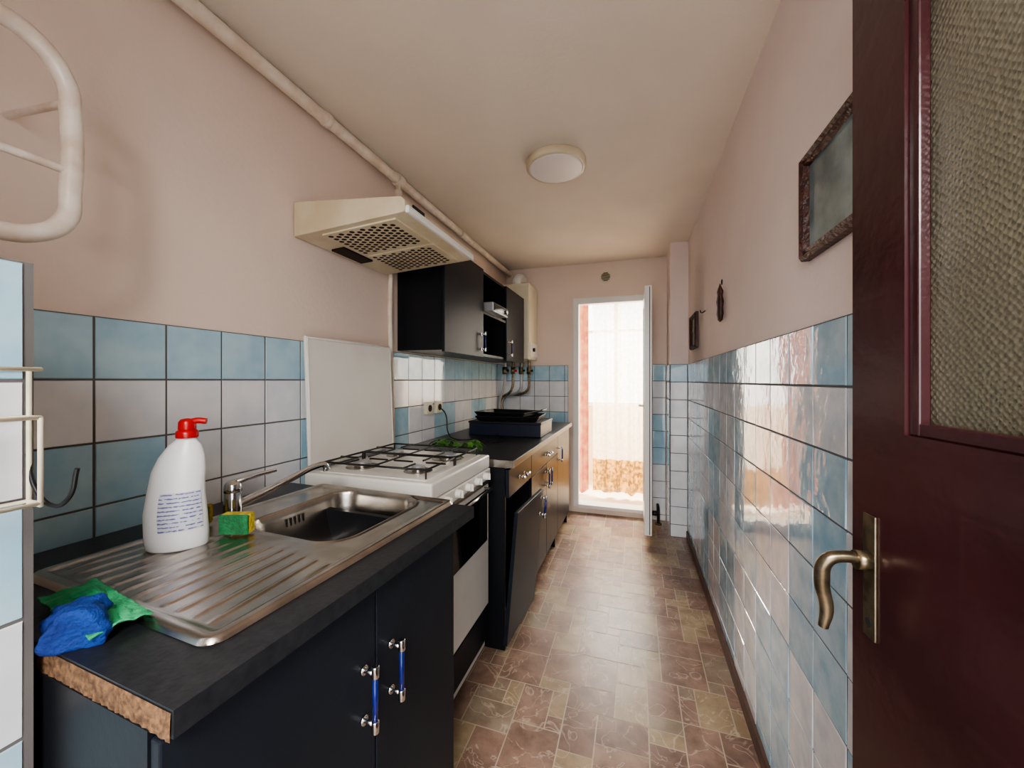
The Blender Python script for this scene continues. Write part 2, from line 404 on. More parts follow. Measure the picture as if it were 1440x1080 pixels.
# ------------------------------------------------------------ base cabinets (near the sink)
def handle(y, z, x, parent, L=.11, horiz=False, nm='handle'):
    e = parent
    if horiz:
        a = (x+.03, y-L/2, z); b = (x+.03, y+L/2, z); dd = Vector((0, 1, 0))
    else:
        a = (x+.03, y, z-L/2); b = (x+.03, y, z+L/2); dd = Vector((0, 0, 1))
    a = Vector(a); b = Vector(b)
    cyl(nm+'_bar', a, b, .0055, M['hblue'], e)
    for k, (p, s) in enumerate(((a, 1), (b, -1))):
        cyl(nm+'_end_%d' % k, p-dd*s*.006, p+dd*s*.018, .0075, M['chrome'], e, bev=.002)
        q = p+dd*s*.010
        cyl(nm+'_post_%d' % k, (x, q.y, q.z), q, .0045, M['chrome'], e)
        cyl(nm+'_rose_%d' % k, (x, q.y, q.z), (x+.005, q.y, q.z), .009, M['chrome'], e)

CZ = 0.915
sc = empty('sink_cabinet')
F = -0.535
ya, yb = .318, 1.02
box('side_near', -1.27, F-.02, ya, ya+.018, .0015, CZ-.035, M['black'], sc)
box('side_far', -1.27, F-.02, yb-.018, yb, .0015, CZ-.035, M['black'], sc)
box('bottom', -1.27, F-.02, ya+.018, yb-.018, .1, .118, M['dark'], sc)
box('plinth', F-.07, F-.055, ya+.018, yb-.018, .0015, .1, M['dark'], sc)
box('rail', F-.04, F-.021, ya+.018, yb-.018, CZ-.1, CZ-.035, M['black'], sc)
for i, (p, q) in enumerate(((ya+.002, .690), (.694, yb-.002))):
    box('door_panel_%d' % i, F-.019, F, p, q, .11, CZ-.045, M['blackdoor'], sc, .0025)
handle(.655, .672, F, sc, .12, nm='handle_l'); handle(.738, .672, F, sc, .12, nm='handle_r')

ct = empty('countertop')
CF = -0.512
bx0, bx1, by0, by1 = -1.045, -0.655, 0.72, 1.10
T = .034
box('slab_near', -1.278, CF, .322, by0, CZ-T, CZ, M['counter'], ct)
box('slab_back', -1.278, bx0, by0, 1.10, CZ-T, CZ, M['counter'], ct)
box('slab_front', bx1, CF, by0, 1.10, CZ-T, CZ, M['counter'], ct)
vs = []; fs = []; n = 60
xa = -0.83
for i in range(n+1):
    x = xa+(CF-.003-xa)*i/n
    for k, z in enumerate((CZ-T-.0012-random.uniform(0, .002), CZ-T+.012, CZ-.012, CZ-.0035)):
        dy = -.0025+random.uniform(-.0012, .0012)
        if k == 3: dy = -.001
        vs.append((x, .322+dy, z))
for i in range(n):
    for k in range(3):
        fs.append((i*4+k, (i+1)*4+k, (i+1)*4+k+1, i*4+k+1))
poly('chipboard_edge', vs, fs, M['chip'], ct)
c2 = empty('countertop')
box('slab_far', -1.278, -0.55, 1.745, 3.52, CZ-T, CZ, M['counter'], c2, .004)
box('metal_end_trim', -1.27, -0.548, 1.741, 1.744, CZ-T, CZ+.001, M['steel'], c2)

# ------------------------------------------------------------ sink
def srr(px, py, cx, cy, hx, hy, r):
    qx = abs(px-cx)-hx+r; qy = abs(py-cy)-hy+r
    return math.hypot(max(qx, 0), max(qy, 0))+min(max(qx, qy), 0)-r
SX0, SX1, SY0, SY1 = -1.14, -0.582, .40, 1.115
NX, NY = 150, 200
vs = []; fs = []
bcx, bcy, bhx, bhy = -0.845, .905, .165, .180
for j in range(NY+1):
    for i in range(NX+1):
        x = SX0+(SX1-SX0)*i/NX; y = SY0+(SY1-SY0)*j/NY
        dedge = -srr(x, y, (SX0+SX1)/2, (SY0+SY1)/2, (SX1-SX0)/2, (SY1-SY0)/2, .03)
        if dedge < .008: z = CZ+.001+.009*max(0, dedge)/.008
        elif dedge < .02: z = CZ+.010
        elif dedge < .03: z = CZ+.010-.005*(dedge-.02)/.01
        else: z = CZ+.005
        db = srr(x, y, bcx, bcy, bhx, bhy, .075)
        if db < .012:
            if db > 0: z += .003*(1-abs(db-.006)/.006)
            else:
                t = min(1, -db/.05); t = 1-(1-t)**2.2
                z = CZ+.005-.145*t-.006*max(0, 1-math.hypot(x-bcx, y-bcy)/.15)
        if .43 < y < .69 and SX0+.05 < x < SX1-.035:
            fan = (x+0.845)/(1.0+(.70-y)*.55)
            ph = fan/0.036*2*math.pi
            lim = min(1, (y-.43)/.02)*min(1, (.69-y-.12*abs(fan)*1.0)/.02 if (.69-y-.12*abs(fan)) > 0 else 0)
            if lim > 0: z += .0030*lim*max(0, math.cos(ph))**3
        vs.append((x, y, z))
for j in range(NY):
    for i in range(NX):
        fs.append((j*(NX+1)+i, j*(NX+1)+i+1, (j+1)*(NX+1)+i+1, (j+1)*(NX+1)+i))
sink = poly('kitchen_sink', vs, fs, M['steel'], None, True)
for v_ in sink.data.vertices:
    cx, cy = (SX0+SX1)/2, (SY0+SY1)/2; hx, hy = (SX1-SX0)/2, (SY1-SY0)/2; r = .03
    qx = abs(v_.co.x-cx)-hx+r; qy = abs(v_.co.y-cy)-hy+r
    if qx > 0 and qy > 0:
        l = math.hypot(qx, qy)
        if l > r:
            v_.co.x = cx+math.copysign(hx-r+qx/l*r, v_.co.x-cx); v_.co.y = cy+math.copysign(hy-r+qy/l*r, v_.co.y-cy)
for k in range(5):
    cyl('overflow_slot_%d' % k, (-1.0045, .86+k*.014, CZ-.045), (-1.0045, .86+k*.014, CZ-.022), .004, M['dark'], sink)
cyl('drain', (bcx, bcy, CZ-.1475), (bcx, bcy, CZ-.143), .04, M['chrome'], sink, bev=.002)
cyl('drain_hole', (bcx, bcy, CZ-.143), (bcx, bcy, CZ-.1415), .024, M['dark'], sink)

f = empty('kitchen_faucet')
fx, fy, fz = -1.075, .755, CZ+.006
cyl('base', (fx, fy, fz), (fx, fy, fz+.008), .03, M['chrome'], f, bev=.002)
cyl('body', (fx, fy, fz+.006), (fx, fy, fz+.075), .023, M['chrome'], f, r2=.021, bev=.002)
lathe('cap', [(.0215, 0), (.022, .01), (.020, .022), (.012, .031), (.002, .034)], (fx, fy, fz+.074), M['chrome'], f)
tube('lever', [(fx, fy, fz+.098), (fx+.02, fy+.03, fz+.108), (fx+.05, fy+.09, fz+.118)], .0065, M['chrome'], f, radii=[1.5, 1.1, .8])
tube('spout', [(fx, fy, fz+.03), (fx+.02, fy+.05, fz+.05), (fx+.06, fy+.13, fz+.085), (fx+.085, fy+.20, fz+.11), (fx+.09, fy+.225, fz+.108), (fx+.092, fy+.232, fz+.092)], .010, M['chrome'], f, radii=[1.3, 1.2, 1, .95, 1, 1.1])

b = empty('detergent_bottle')
bz = CZ+.0105
prof = [(.050, 0), (.055, .004), (.057, .03), (.056, .08), (.051, .125), (.049, .15), (.048, .175), (.041, .205), (.029, .232), (.019, .243), (.017, .25)]
o = lathe('bottle_body', prof, (0, 0, 0), M['bottle'], b, seg=40, sx=.62, sy=1.04)
for v_ in o.data.vertices:
    t = v_.co.z/.25
    v_.co.y += .012*math.sin(t*math.pi)*-1 + .016*t
lathe('collar', [(.02, 0), (.021, .002), (.021, .014), (.016, .018)], (0, .016, .248), M['red'], b)
lathe('cap', [(.015, 0), (.017, .004), (.016, .02), (.012, .026), (.002, .028)], (0, .016, .264), M['red'], b)
tube('nozzle', [(0, .016, .282), (0, .035, .286), (0, .052, .284)], .007, M['red'], b)
vs = []; fs = []; n = 14
for j in range(9):
    z = .045+.085*j/8
    rr_ = .0567 if z < .08 else .0567-(z-.08)*.115
    for i in range(n+1):
        a = -.35+1.5*i/n
        vs.append((rr_*.64*math.cos(a)+.0008, rr_*1.06*math.sin(a)-.012*math.sin(z/.25*math.pi)+.016*z/.25, z))
for j in range(8):
    for i in range(n): fs.append((j*(n+1)+i, j*(n+1)+i+1, (j+1)*(n+1)+i+1, (j+1)*(n+1)+i))
poly('label', vs, fs, M['label'], b, True)
b.location = (-1.005, .590, bz-.004); b.rotation_euler = (0, 0, math.radians(-48))
bottle = b

sponges = []
def spongeobj(loc, rot, name='dish_sponge'):
    e = empty(name)
    box('foam', -.014, .010, -.035, .035, 0, .048, M['yel'], e, .004)
    box('scourer', .010, .018, -.035, .035, 0, .048, M['grn'], e, .003)
    e.location = loc; e.rotation_euler = rot; sponges.append(e)
spongeobj((-.955, .688, CZ+.010), (0, 0, math.radians(-68)))
spongeobj((-1.105, .680, CZ+.012), (0, 0, math.radians(-50)))

# cloths
def cloth(name, cx, cy, w, l, m, seed, ang=0, fold=.012):
    n = 60; vs = []; fs = []
    for j in range(n+1):
        for i in range(n+1):
            u_ = (i/n-.5)*w; v_ = (j/n-.5)*l
            x = cx+u_*math.cos(ang)-v_*math.sin(ang); y = cy+u_*math.sin(ang)+v_*math.cos(ang)
            nn = noise.noise(Vector((x*26+seed, y*26, seed)))+.4*noise.noise(Vector((x*60, y*60+seed, 1)))
            x += .006*nn
            z = CZ+.011+fold*(abs(nn)+.1)+ .008*abs(math.sin(i/n*7+seed))*math.sin(math.pi*j/n)
            vs.append((x, y, z))
    for j in range(n):
        for i in range(n): fs.append((j*(n+1)+i, j*(n+1)+i+1, (j+1)*(n+1)+i+1, (j+1)*(n+1)+i))
    o = poly(name, vs, fs, m, None, True)
    s = o.modifiers.new('t', 'SOLIDIFY'); s.thickness = .003; s.offset = 1
    return o
def roll(name, p0, p1, r, m, seed, flat=.8):
    p0 = Vector(p0); p1 = Vector(p1); d_ = (p1-p0); L = d_.length; d_.normalize()
    sd = d_.cross(Vector((0, 0, 1))).normalized(); up = sd.cross(d_)
    vs = []; fs = []; n = 40; k = 48
    for j in range(n+1):
        t = j/n
        for i in range(k):
            a = 2*math.pi*i/k
            rr_ = r*(1+.12*math.sin(3*a+seed+2*t)+.22*noise.noise(Vector((math.cos(a)*2.4, math.sin(a)*2.4, t*4+seed))))
            if j in (0, n): rr_ *= .80
            c = p0+d_*L*t+sd*.006*math.sin(5*t+seed)
            vs.append(tuple(c+sd*rr_*math.cos(a)+up*rr_*flat*math.sin(a)))
    for j in range(n):
        for i in range(k): fs.append((j*k+i, j*k+(i+1) % k, (j+1)*k+(i+1) % k, (j+1)*k+i))
    for (j, s) in ((0, 1), (n, -1)):
        c = len(vs); cc = (p0 if j == 0 else p1)+d_*.012*s
        vs.append(tuple(cc))
        for i in range(k): fs.append((j*k+i, j*k+(i+1) % k, c))
    return poly(name, vs, fs, m, None, True)
cl1 = roll('blue_cloth', (-.80, .362, CZ+.028), (-.762, .325, CZ+.024), .034, M['bluecl'], 1.0, .85)
cl2 = cloth('green_cloth', -.845, .39, .22, .07, M['greencl'], 3.0, -.16, .010)

C.view_layer.update()
RT = Matrix.Translation((-.80, .32, 0)) @ Matrix.Rotation(math.radians(-3.2), 4, 'Z') @ Matrix.Translation((.80, -.32, 0))
for o in [sc, ct, sink, f, bottle]+sponges:
    o.matrix_world = RT @ o.matrix_world

# ------------------------------------------------------------ stove
st = empty('gas_stove')
sy0, sy1, sxb, sxf = 1.165, 1.715, -1.215, -0.665
box('body', sxb, sxf-.02, sy0, sy1, .03, .885, M['enamel'], st, .004)
box('top_tray', sxb, sxf+.004, sy0, sy1, .885, .945, M['enamel'], st, .008, 3)
box('control_panel', sxf-.02, sxf+.008, sy0, sy1, .835, .884, M['enamel'], st, .005)
for i in range(5):
    y = sy0+.09+i*.095
    cyl('knob_%d' % i, (sxf+.008, y, .862), (sxf+.030, y, .862), .018, M['enamel'], st, r2=.015, bev=.002)
    box('knob_grip_%d' % i, sxf+.028, sxf+.038, y-.003, y+.003, .848, .876, M['enamel'], st, .001)
box('panel_trim', sxf-.02, sxf+.004, sy0+.002, sy1-.002, .815, .832, M['steel'], st)
box('oven_door', sxf-.019, sxf, sy0+.005, sy1-.005, .24, .81, M['enamel'], st, .004)
box('oven_window', sxf, sxf+.004, sy0+.03, sy1-.03, .55, .79, M['oglass'], st, .002)
tube('oven_handle', [(sxf, sy0+.06, .80), (sxf+.035, sy0+.06, .80), (sxf+.035, sy1-.06, .80), (sxf, sy1-.06, .80)], .007, M['chrome'], st, smooth=False)
box('lower_drawer', sxf-.019, sxf-.004, sy0+.005, sy1-.005, .08, .23, M['blackdoor'], st, .003)
for i, (x, y) in enumerate(((sxb+.05, sy0+.05), (sxb+.05, sy1-.05), (sxf-.06, sy0+.05), (sxf-.06, sy1-.05))):
    cyl('foot_%d' % i, (x, y, .0015), (x, y, .03), .018, M['iron'], st)
box('hob_pan', sxb+.05, sxf-.035, sy0+.03, sy1-.03, .945, .948, M['enamel'], st)
bp = [(sxb+.15, sy0+.15, .036), (sxb+.15, sy1-.15, .026), (sxf-.14, sy0+.15, .026), (sxf-.14, sy1-.15, .042)]
for i, (x, y, r) in enumerate(bp):
    cyl('burner_%d' % i, (x, y, .948), (x, y, .962), r*.9, M['steel'], st, bev=.002)
    cyl('burner_cap_%d' % i, (x, y, .962), (x, y, .970), r, M['grey'], st, bev=.003)
    lathe('drip_%d' % i, [(r+.03, 0), (r+.028, .002), (r+.01, .0025), (r, .001)], (x, y, .948), M['steel'], st)
for g, (gy0, gy1) in enumerate(((sy0+.045, (sy0+sy1)/2-.006), ((sy0+sy1)/2+.006, sy1-.045))):
    gx0, gx1, gz = sxb+.055, sxf-.045, .980
    tube('grate_%d' % g, [(gx0, gy0, gz), (gx1, gy0, gz), (gx1, gy1, gz), (gx0, gy1, gz)], .004, M['iron'], st, cyc=True, smooth=False)
    gm = (gy0+gy1)/2
    for k, bx in enumerate((bp[0][0], bp[2][0])):
        for q, (p1, p2) in enumerate((((bx, gy0, gz), (bx, gm-.03, gz)), ((bx, gy1, gz), (bx, gm+.03, gz)))):
            tube('finger_%d_%d_%d' % (g, k, q), [p1, p2], .0035, M['iron'], st, smooth=False)
        for q, sgn in enumerate((-1, 1)):
            tube('fingerx_%d_%d_%d' % (g, k, q), [(bx+sgn*.115, gm, gz), (bx+sgn*.03, gm, gz)], .0035, M['iron'], st, smooth=False)
    tube('gbar_%d' % g, [((gx0+gx1)/2, gy0, gz), ((gx0+gx1)/2, gy1, gz)], .0035, M['iron'], st, smooth=False)
    for k, (x, y) in enumerate(((gx0, gy0), (gx1, gy0), (gx1, gy1), (gx0, gy1))):
        tube('gleg_%d_%d' % (g, k), [(x, y, gz), (x, y, .948)], .0035, M['iron'], st, smooth=False)
vs = [(sxb+.01, sy0+.005, .955), (sxb+.01, sy1-.005, .955), (sxb-.012, sy1-.005, 1.475), (sxb-.012, sy0+.005, 1.475)]
vs2 = [(x+.014, y, z) for (x, y, z) in vs]
lid = poly('lid', vs+vs2, [(0, 1, 2, 3), (4, 5, 6, 7), (0, 1, 5, 4), (1, 2, 6, 5), (2, 3, 7, 6), (3, 0, 4, 7)], M['enamel'], st)
bv = lid.modifiers.new('b', 'BEVEL'); bv.width = .006; bv.segments = 3
rim = tube('lid_rim', [(sxb+.024, sy0+.012, .965), (sxb+.024, sy1-.012, .965), (sxb+.0035, sy1-.012, 1.466), (sxb+.0035, sy0+.012, 1.466)], .004, M['enamel'], st, cyc=True, smooth=False)
for k, y in enumerate((sy0+.06, sy1-.06)):
    box('hinge_%d' % k, sxb+.005, sxb+.03, y-.02, y+.02, .94, .965, M['grey'], st, .002)

# ------------------------------------------------------------ far base cabinets
bc = empty('base_cabinet')
F2 = -0.575
y0, y1, y2, y3 = 1.745, 2.17, 2.96, 3.51
for i, y in enumerate((y0, y1-.009, y2-.009, y3-.018)):
    box('side_%d' % i, -1.27, F2-.02, y, y+.018, .0015, CZ-T-.001, M['black'], bc)
box('bottom', -1.27, F2-.021, y0+.018, y3-.018, .1, .116, M['dark'], bc)
box('plinth', F2-.07, F2-.055, y0+.018, y3-.018, .0015, .1, M['dark'], bc)
box('drawer_front', F2-.019, F2, y0+.002, y1-.002, .735, CZ-.045, M['blackdoor'], bc, .0025)
handle((y0+y1)/2, .80, F2, bc, .11, True, 'drawer_handle')
box('drawer_front_2', F2-.019, F2, y1+.002, y2-.002, .735, CZ-.045, M['blackdoor'], bc, .0025)
handle((y1+y2)/2, .80, F2, bc, .11, True, 'drawer_handle_2')
for i, (p, q) in enumerate(((y1+.002, 2.563), (2.567, y2-.002), (y2+.002, y3-.002))):
    top = .73 if i < 2 else CZ-.045
    box('door_panel_%d' % i, F2-.019, F2, p, q, .11, top, M['blackdoor'], bc, .0025)
    handle((q-.04 if i == 0 else p+.04), .64 if i < 2 else .72, F2, bc, .11, nm='handle_%d' % i)
lo_ = empty('loose_door_panel')
lo_.parent = bc
box('panel', -.009, .009, 0, .415, 0, .62, M['blackdoor'], lo_, .0025)
handle(.37, .54, .009, lo_, .11)
lo_.location = (-.565, 1.66, .085); lo_.rotation_euler = (0, math.radians(5), math.radians(-3))

# ------------------------------------------------------------ upper cabinets
uc = empty('upper_cabinet')
UZ0, UZ1, UF = 1.468, 2.06, -0.985
u0, u1, u2, u3 = 1.875, 2.44, 2.93, 3.44
for i, y in enumerate((u0, u1-.009, u2-.009, u3-.018)):
    box('side_%d' % i, -1.282, UF-.019, y, y+.018, UZ0, UZ1, M['black'], uc)
box('bottom', -1.282, UF-.019, u0+.018, u3-.018, UZ0, UZ0+.018, M['black'], uc)
box('top', -1.282, UF-.019, u0+.018, u3-.018, UZ1-.018, UZ1, M['black'], uc)
box('back', -1.283, -1.275, u0+.018, u3-.018, UZ0+.018, UZ1-.018, M['dark'], uc)
box('niche_shelf', -1.275, UF-.005, u1+.009, u2-.009, 1.76, 1.778, M['black'], uc)
box('door_a', UF-.018, UF, u0+.001, u1-.001, UZ0-.01, UZ1, M['blackdoor'], uc, .0025)
box('door_b', UF-.018, UF, u2+.001, u3-.001, UZ0-.01, UZ1, M['blackdoor'], uc, .0025)
handle(u1-.045, 1.56, UF, uc, .12, nm='handle_a'); handle(u2+.05, 1.56, UF, uc, .12, nm='handle_b')
rd = empty('radio')
box('case', -1.2, -.93, 2.48, 2.80, 1.779, 1.845, M['grey'], rd, .006)
box('front', -.93, -.925, 2.50, 2.78, 1.787, 1.837, M['oglass'], rd, .001)
cyl('dial', (-.925, 2.74, 1.812), (-.913, 2.74, 1.812), .014, M['chrome'], rd)

# ------------------------------------------------------------ hood
hd = empty('range_hood')
hy0, hy1, hxf = 1.18, 1.765, -0.785
pr = [(-1.283, 1.868), (hxf, 1.90), (hxf+.006, 1.905), (hxf+.006, 1.945), (hxf-.01, 1.958), (-1.283, 2.005)]
n = len(pr)
vs = [(x, hy0, z) for x, z in pr]+[(x, hy1, z) for x, z in pr]
fs = [tuple(range(n)), tuple(range(2*n-1, n-1, -1))]+[(i, (i+1) % n, n+(i+1) % n, n+i) for i in range(n)]
hb = poly('hood_body', vs, fs, M['cream'], hd); bv = hb.modifiers.new('b', 'BEVEL'); bv.width = .004; bv.segments = 2
def under(x): return 1.868+(x+1.283)/(hxf+1.283)*.032
def slantbox(nm, x0, x1, ya_, yb_, dz, m, par):
    vs = [(x0, ya_, under(x0)), (x1, ya_, under(x1)), (x1, yb_, under(x1)), (x0, yb_, under(x0))]
    return poly(nm, [(a, b_, c-dz) for a, b_, c in vs]+[(a, b_, c+.002) for a, b_, c in vs], [(0, 1, 2, 3), (4, 5, 6, 7), (0, 1, 5, 4), (1, 2, 6, 5), (2, 3, 7, 6), (3, 0, 4, 7)], m, par)
ymid = (hy0+hy1)/2
slantbox('filter_a', -1.17, -.835, hy0+.03, ymid-.008, .006, M['cream'], hd)
slantbox('filter_b', -1.17, -.835, ymid+.008, hy1-.03, .006, M['cream'], hd)
slantbox('lamp_lens', -1.255, -1.19, hy0+.17, hy0+.36, .008, M['hole'], hd)
bm = bmesh.new()
for (a, b_) in ((hy0+.03, ymid-.008), (ymid+.008, hy1-.03)):
    ix = 0; x = -1.148
    while x < -.85:
        y = a+.022+(.0145 if ix % 2 else 0)
        while y < b_-.018:
            vs_ = []
            for k in range(12):
                t = 2*math.pi*k/12
                xx = x+.0104*math.cos(t); vs_.append(bm.verts.new((xx, y+.0104*math.sin(t), under(xx)-.0068)))
            bm.faces.new(vs_)
            y += .029
        x += .025; ix += 1
me = D.meshes.new('filter_holes'); bm.to_mesh(me); bm.free(); mkobj('filter_holes', me, M['hole'], hd)
box('front_lip', hxf+.005, hxf+.022, hy0+.004, hy1-.004, 1.898, 1.925, M['pvc'], hd, .005)
box('switch', hxf+.005, hxf+.012, hy0+.05, hy0+.13, 1.93, 1.945, M['iron'], hd, .002)

# ------------------------------------------------------------ pipes
gp = empty('gas_pipe')
tube('main', [(-1.235, YB+.005, 2.395), (-1.235, 3.78, 2.395)], .025, M['pipe'], gp, smooth=False)
tube('upper', [(-1.262, YB+.005, 2.432), (-1.262, 3.78, 2.432)], .014, M['pipe'], gp, smooth=False)
for i, y in enumerate((.62, 1.30, 2.6)):
    cyl('clamp_%d' % i, (-1.235, y-.012, 2.395), (-1.235, y+.012, 2.395), .030, M['pipe'], gp)
cyl('coupling', (-1.235, 1.79, 2.395), (-1.235, 1.84, 2.395), .034, M['pipe'], gp)
tube('drop', [(-1.235, 1.815, 2.38), (-1.235, 1.815, 2.05), (-1.262, 1.80, 1.95), (-1.262, 1.80, .93)], .0135, M['pipe'], gp)
for i, z in enumerate((2.30, 2.06)):
    cyl('nut_%d' % i, (-1.235, 1.815, z), (-1.235, 1.815, z+.04), .022, M['pipe'], gp, seg=8)
hp = empty('heating_pipe')
PX = -1.07
tube('loop', [(PX, -.24, 1.95), (PX, .0, 1.95), (PX, .34, 1.95), (PX, .41, 1.94), (PX, .452, 1.89), (PX, .46, 1.83), (PX, .46, 1.68), (PX, .452, 1.615), (PX, .41, 1.575), (PX, .34, 1.565), (PX, .0, 1.565), (PX, -.24, 1.565)], .0165, M['wpipe'], hp)
tube('rung', [(PX, -.24, 1.715), (PX, .46, 1.715)], .008, M['wpipe'], hp, smooth=False)
tube('stay', [(XL+.002, .455, 1.87), (PX, .457, 1.85)], .007, M['wpipe'], hp, smooth=False)

rk = empty('wire_rack')
xw = PXF+.0095
def wr_(nm, pts, sm=False, r=.0028, m='beige'): tube(nm, pts, r, M[m], rk, smooth=sm)
for i, z in enumerate((1.315, 1.25, 1.135)):
    wr_('bar_%d' % i, [(xw, .05, z), (xw, .298, z), (xw+.03, .298, z), (xw+.03, .05, z)])
for i, y in enumerate((.298, .24, .18, .12)):
    wr_('up_%d' % i, [(xw+.003, y, 1.318), (xw+.003, y, 1.132), (xw+.03, y, 1.132), (xw+.03, y, 1.25)])
wr_('hook', [(xw+.0, .298, 1.20), (xw+.01, .302, 1.15), (xw+.03, .31, 1.128), (xw+.052, .315, 1.138), (xw+.066, .318, 1.18)], True, .0028, 'iron')

# ------------------------------------------------------------ boiler + its pipes
bo = empty('gas_boiler')
box('case', -1.275, -.945, 3.475, 3.80, 1.50, 2.22, M['beige'], bo, .012, 3)
box('panel', -.945, -.938, 3.50, 3.775, 1.53, 1.66, M['pvc'], bo, .003)
cyl('knob', (-.938, 3.6, 1.595), (-.92, 3.6, 1.595), .018, M['iron'], bo)
tube('flue', [(-1.11, 3.64, 2.215), (-1.11, 3.64, 2.29), (-1.10, 3.72, 2.33), (-1.10, 3.81, 2.33)], .045, M['pvc'], bo)
for i, (x, yy) in enumerate(((-1.20, 3.52), (-1.13, 3.56), (-1.06, 3.60), (-.99, 3.64))):
    tube('pipe_%d' % i, [(x, yy, 1.505), (x, yy, 1.34), (x-.02, yy, 1.20), (-1.25, yy, 1.12), (-1.255, yy, .95)], .013, M['brass' if i % 2 else 'grey'], bo)
    cyl('valve_%d' % i, (x, yy, 1.36), (x, yy, 1.43), .024, M['brass'], bo, seg=6)
    cyl('tap_%d' % i, (x, yy, 1.395), (x+.04, yy, 1.395), .011, M['red' if i == 1 else 'iron'], bo)

so = empty('wall_socket')
for k, y in enumerate((2.33, 2.20)):
    box('plate_%d' % k, XL+.006, XL+.03, y-.04, y+.04, 1.08, 1.16, M['beige'], so, .006)
    cyl('well_%d' % k, (XL+.03, y, 1.12), (XL+.032, y, 1.12), .022, M['hole'], so)

tr = empty('stacked_baking_trays')
def tray(nm, cx, cy, z, w, l, h, m, ang):
    vs = []; 
    for (s, zz) in ((.9, 0), (1, h), (.95, h), (.86, .005)):
        for (a, b_) in ((-1, -1), (1, -1), (1, 1), (-1, 1)): vs.append((a*w/2*s, b_*l/2*s, zz))
    fs = [(0, 1, 2, 3), (12, 13, 14, 15)]
    for k in range(3):
        for i in range(4): fs.append((k*4+i, k*4+(i+1) % 4, (k+1)*4+(i+1) % 4, (k+1)*4+i))
    o = poly(nm, vs, fs, M[m], tr); o.location = (cx, cy, z); o.rotation_euler = (0, 0, ang)
    b_ = o.modifiers.new('b', 'BEVEL'); b_.width = .004; b_.segments = 2
box('box_base', -1.12, -.60, 2.50, 2.86, CZ+.001, CZ+.085, M['boxblue'], tr, .004)
box('box_lid', -1.125, -.595, 2.495, 2.865, CZ+.085, CZ+.10, M['iron'], tr, .004)
tray('tray_a', -.86, 2.68, CZ+.101, .46, .34, .035, 'iron', .08)
tray('tray_b', -.90, 2.70, CZ+.13, .40, .30, .03, 'iron', -.12)
tube('tray_handle', [(-.66, 2.58, CZ+.165), (-.62, 2.58, CZ+.175), (-.62, 2.76, CZ+.175), (-.66, 2.76, CZ+.165)], .005, M['iron'], tr, smooth=False)

gb = empty('green_leaves')
for i in range(20):
    a = random.uniform(0, 6.28); L = random.uniform(.07, .12); cx, cy = -.93+random.uniform(-.11, .15), 1.83+random.uniform(-.03, .05)
    vs = []; n = 8
    zz = CZ+.012+i*.0016
    for k in range(n+1):
        t = k/n; wd = .020*math.sin(math.pi*min(1, t*1.05))+.002
        hz = .030*math.sin(math.pi*t)
        for s in (-1, 0, 1):
            vs.append((cx+math.cos(a)*L*(t-.5)-math.sin(a)*wd*s, cy+math.sin(a)*L*(t-.5)*.6+math.cos(a)*wd*s, zz+hz*random.uniform(.8, 1)+.004*abs(s)))
    fs = []
    for k in range(n):
        for q in range(2): fs.append((k*3+q, k*3+q+1, (k+1)*3+q+1, (k+1)*3+q))
    poly('leaf_%d' % i, vs, fs, M['veg'], gb, True)
tube('power_cable', [(-1.262, 2.33, 1.12), (-1.22, 2.33, 1.08), (-1.18, 2.30, .95), (-1.1, 2.25, .921), (-.95, 2.3, .921), (-.85, 2.2, .921), (-.8, 2.35, .921), (-.9, 2.47, .925)], .004, M['iron'])

cl = empty('ceiling_lamp')
lx, ly = -.395, 1.99
lathe('body', [(.150, 0), (.155, -.004), (.155, -.034), (.150, -.040), (.142, -.041)], (lx, ly, H-.001), M['cream'], cl, seg=64)
lathe('lens', [(.141, 0), (.141, -.002), (.13, -.004), (.002, -.005)], (lx, ly, H-.041), M['lens'], cl, seg=64)

# ------------------------------------------------------------ right wall decor
def pframe(name, ya_, yb_, za, zb, wd, canvas='paint1'):
    e = empty(name)
    x1_ = XR-.001
    prof = [(0, 0), (0, .018), (.25, .026), (.5, .018), (.75, .022), (1, .010), (1, 0)]
    vs = []; fs = []
    corners = [(ya_, za, 1, 1), (yb_, za, -1, 1), (yb_, zb, -1, -1), (ya_, zb, 1, -1)]
    for (y, z, sy_, sz_) in corners:
        for (t, h) in prof: vs.append((x1_-h, y+sy_*t*wd, z+sz_*t*wd))
    k = len(prof)
    for c in range(4):
        for i in range(k-1): fs.append((c*k+i, c*k+i+1, ((c+1) % 4)*k+i+1, ((c+1) % 4)*k+i))
    poly('frame', vs, fs, M['frame'], e)
    box('canvas', x1_-.010, x1_-.002, ya_+wd*.9, yb_-wd*.9, za+wd*.9, zb-wd*.9, M[canvas], e)
    return e
pframe('framed_painting', .78, 1.15, 1.60, 1.855, .028)
pframe('framed_picture', 2.92, 3.20, 1.53, 1.78, .03)
orn = empty('carved_ornament')
lathe('carved_body', [(.004, 0), (.020, .01), (.028, .04), (.024, .07), (.03, .10), (.022, .13), (.026, .15), (.012, .175), (.003, .19)], (XR-.018, 2.13, 1.59), M['frame'], orn, sx=.55, sy=1.0, seg=20)
tube('hook_ring', [(XR-.01, 2.13, 1.775), (XR-.01, 2.14, 1.79), (XR-.01, 2.13, 1.80), (XR-.01, 2.12, 1.79)], .002, M['iron'], orn, cyc=True)
nl = empty('wall_hook')
cyl('plate', (XR-.001, 2.62, 1.73), (XR-.006, 2.62, 1.73), .018, M['beige'], nl)
tube('prong', [(XR-.006, 2.62, 1.73), (XR-.03, 2.62, 1.72), (XR-.035, 2.62, 1.735)], .004, M['iron'], nl)

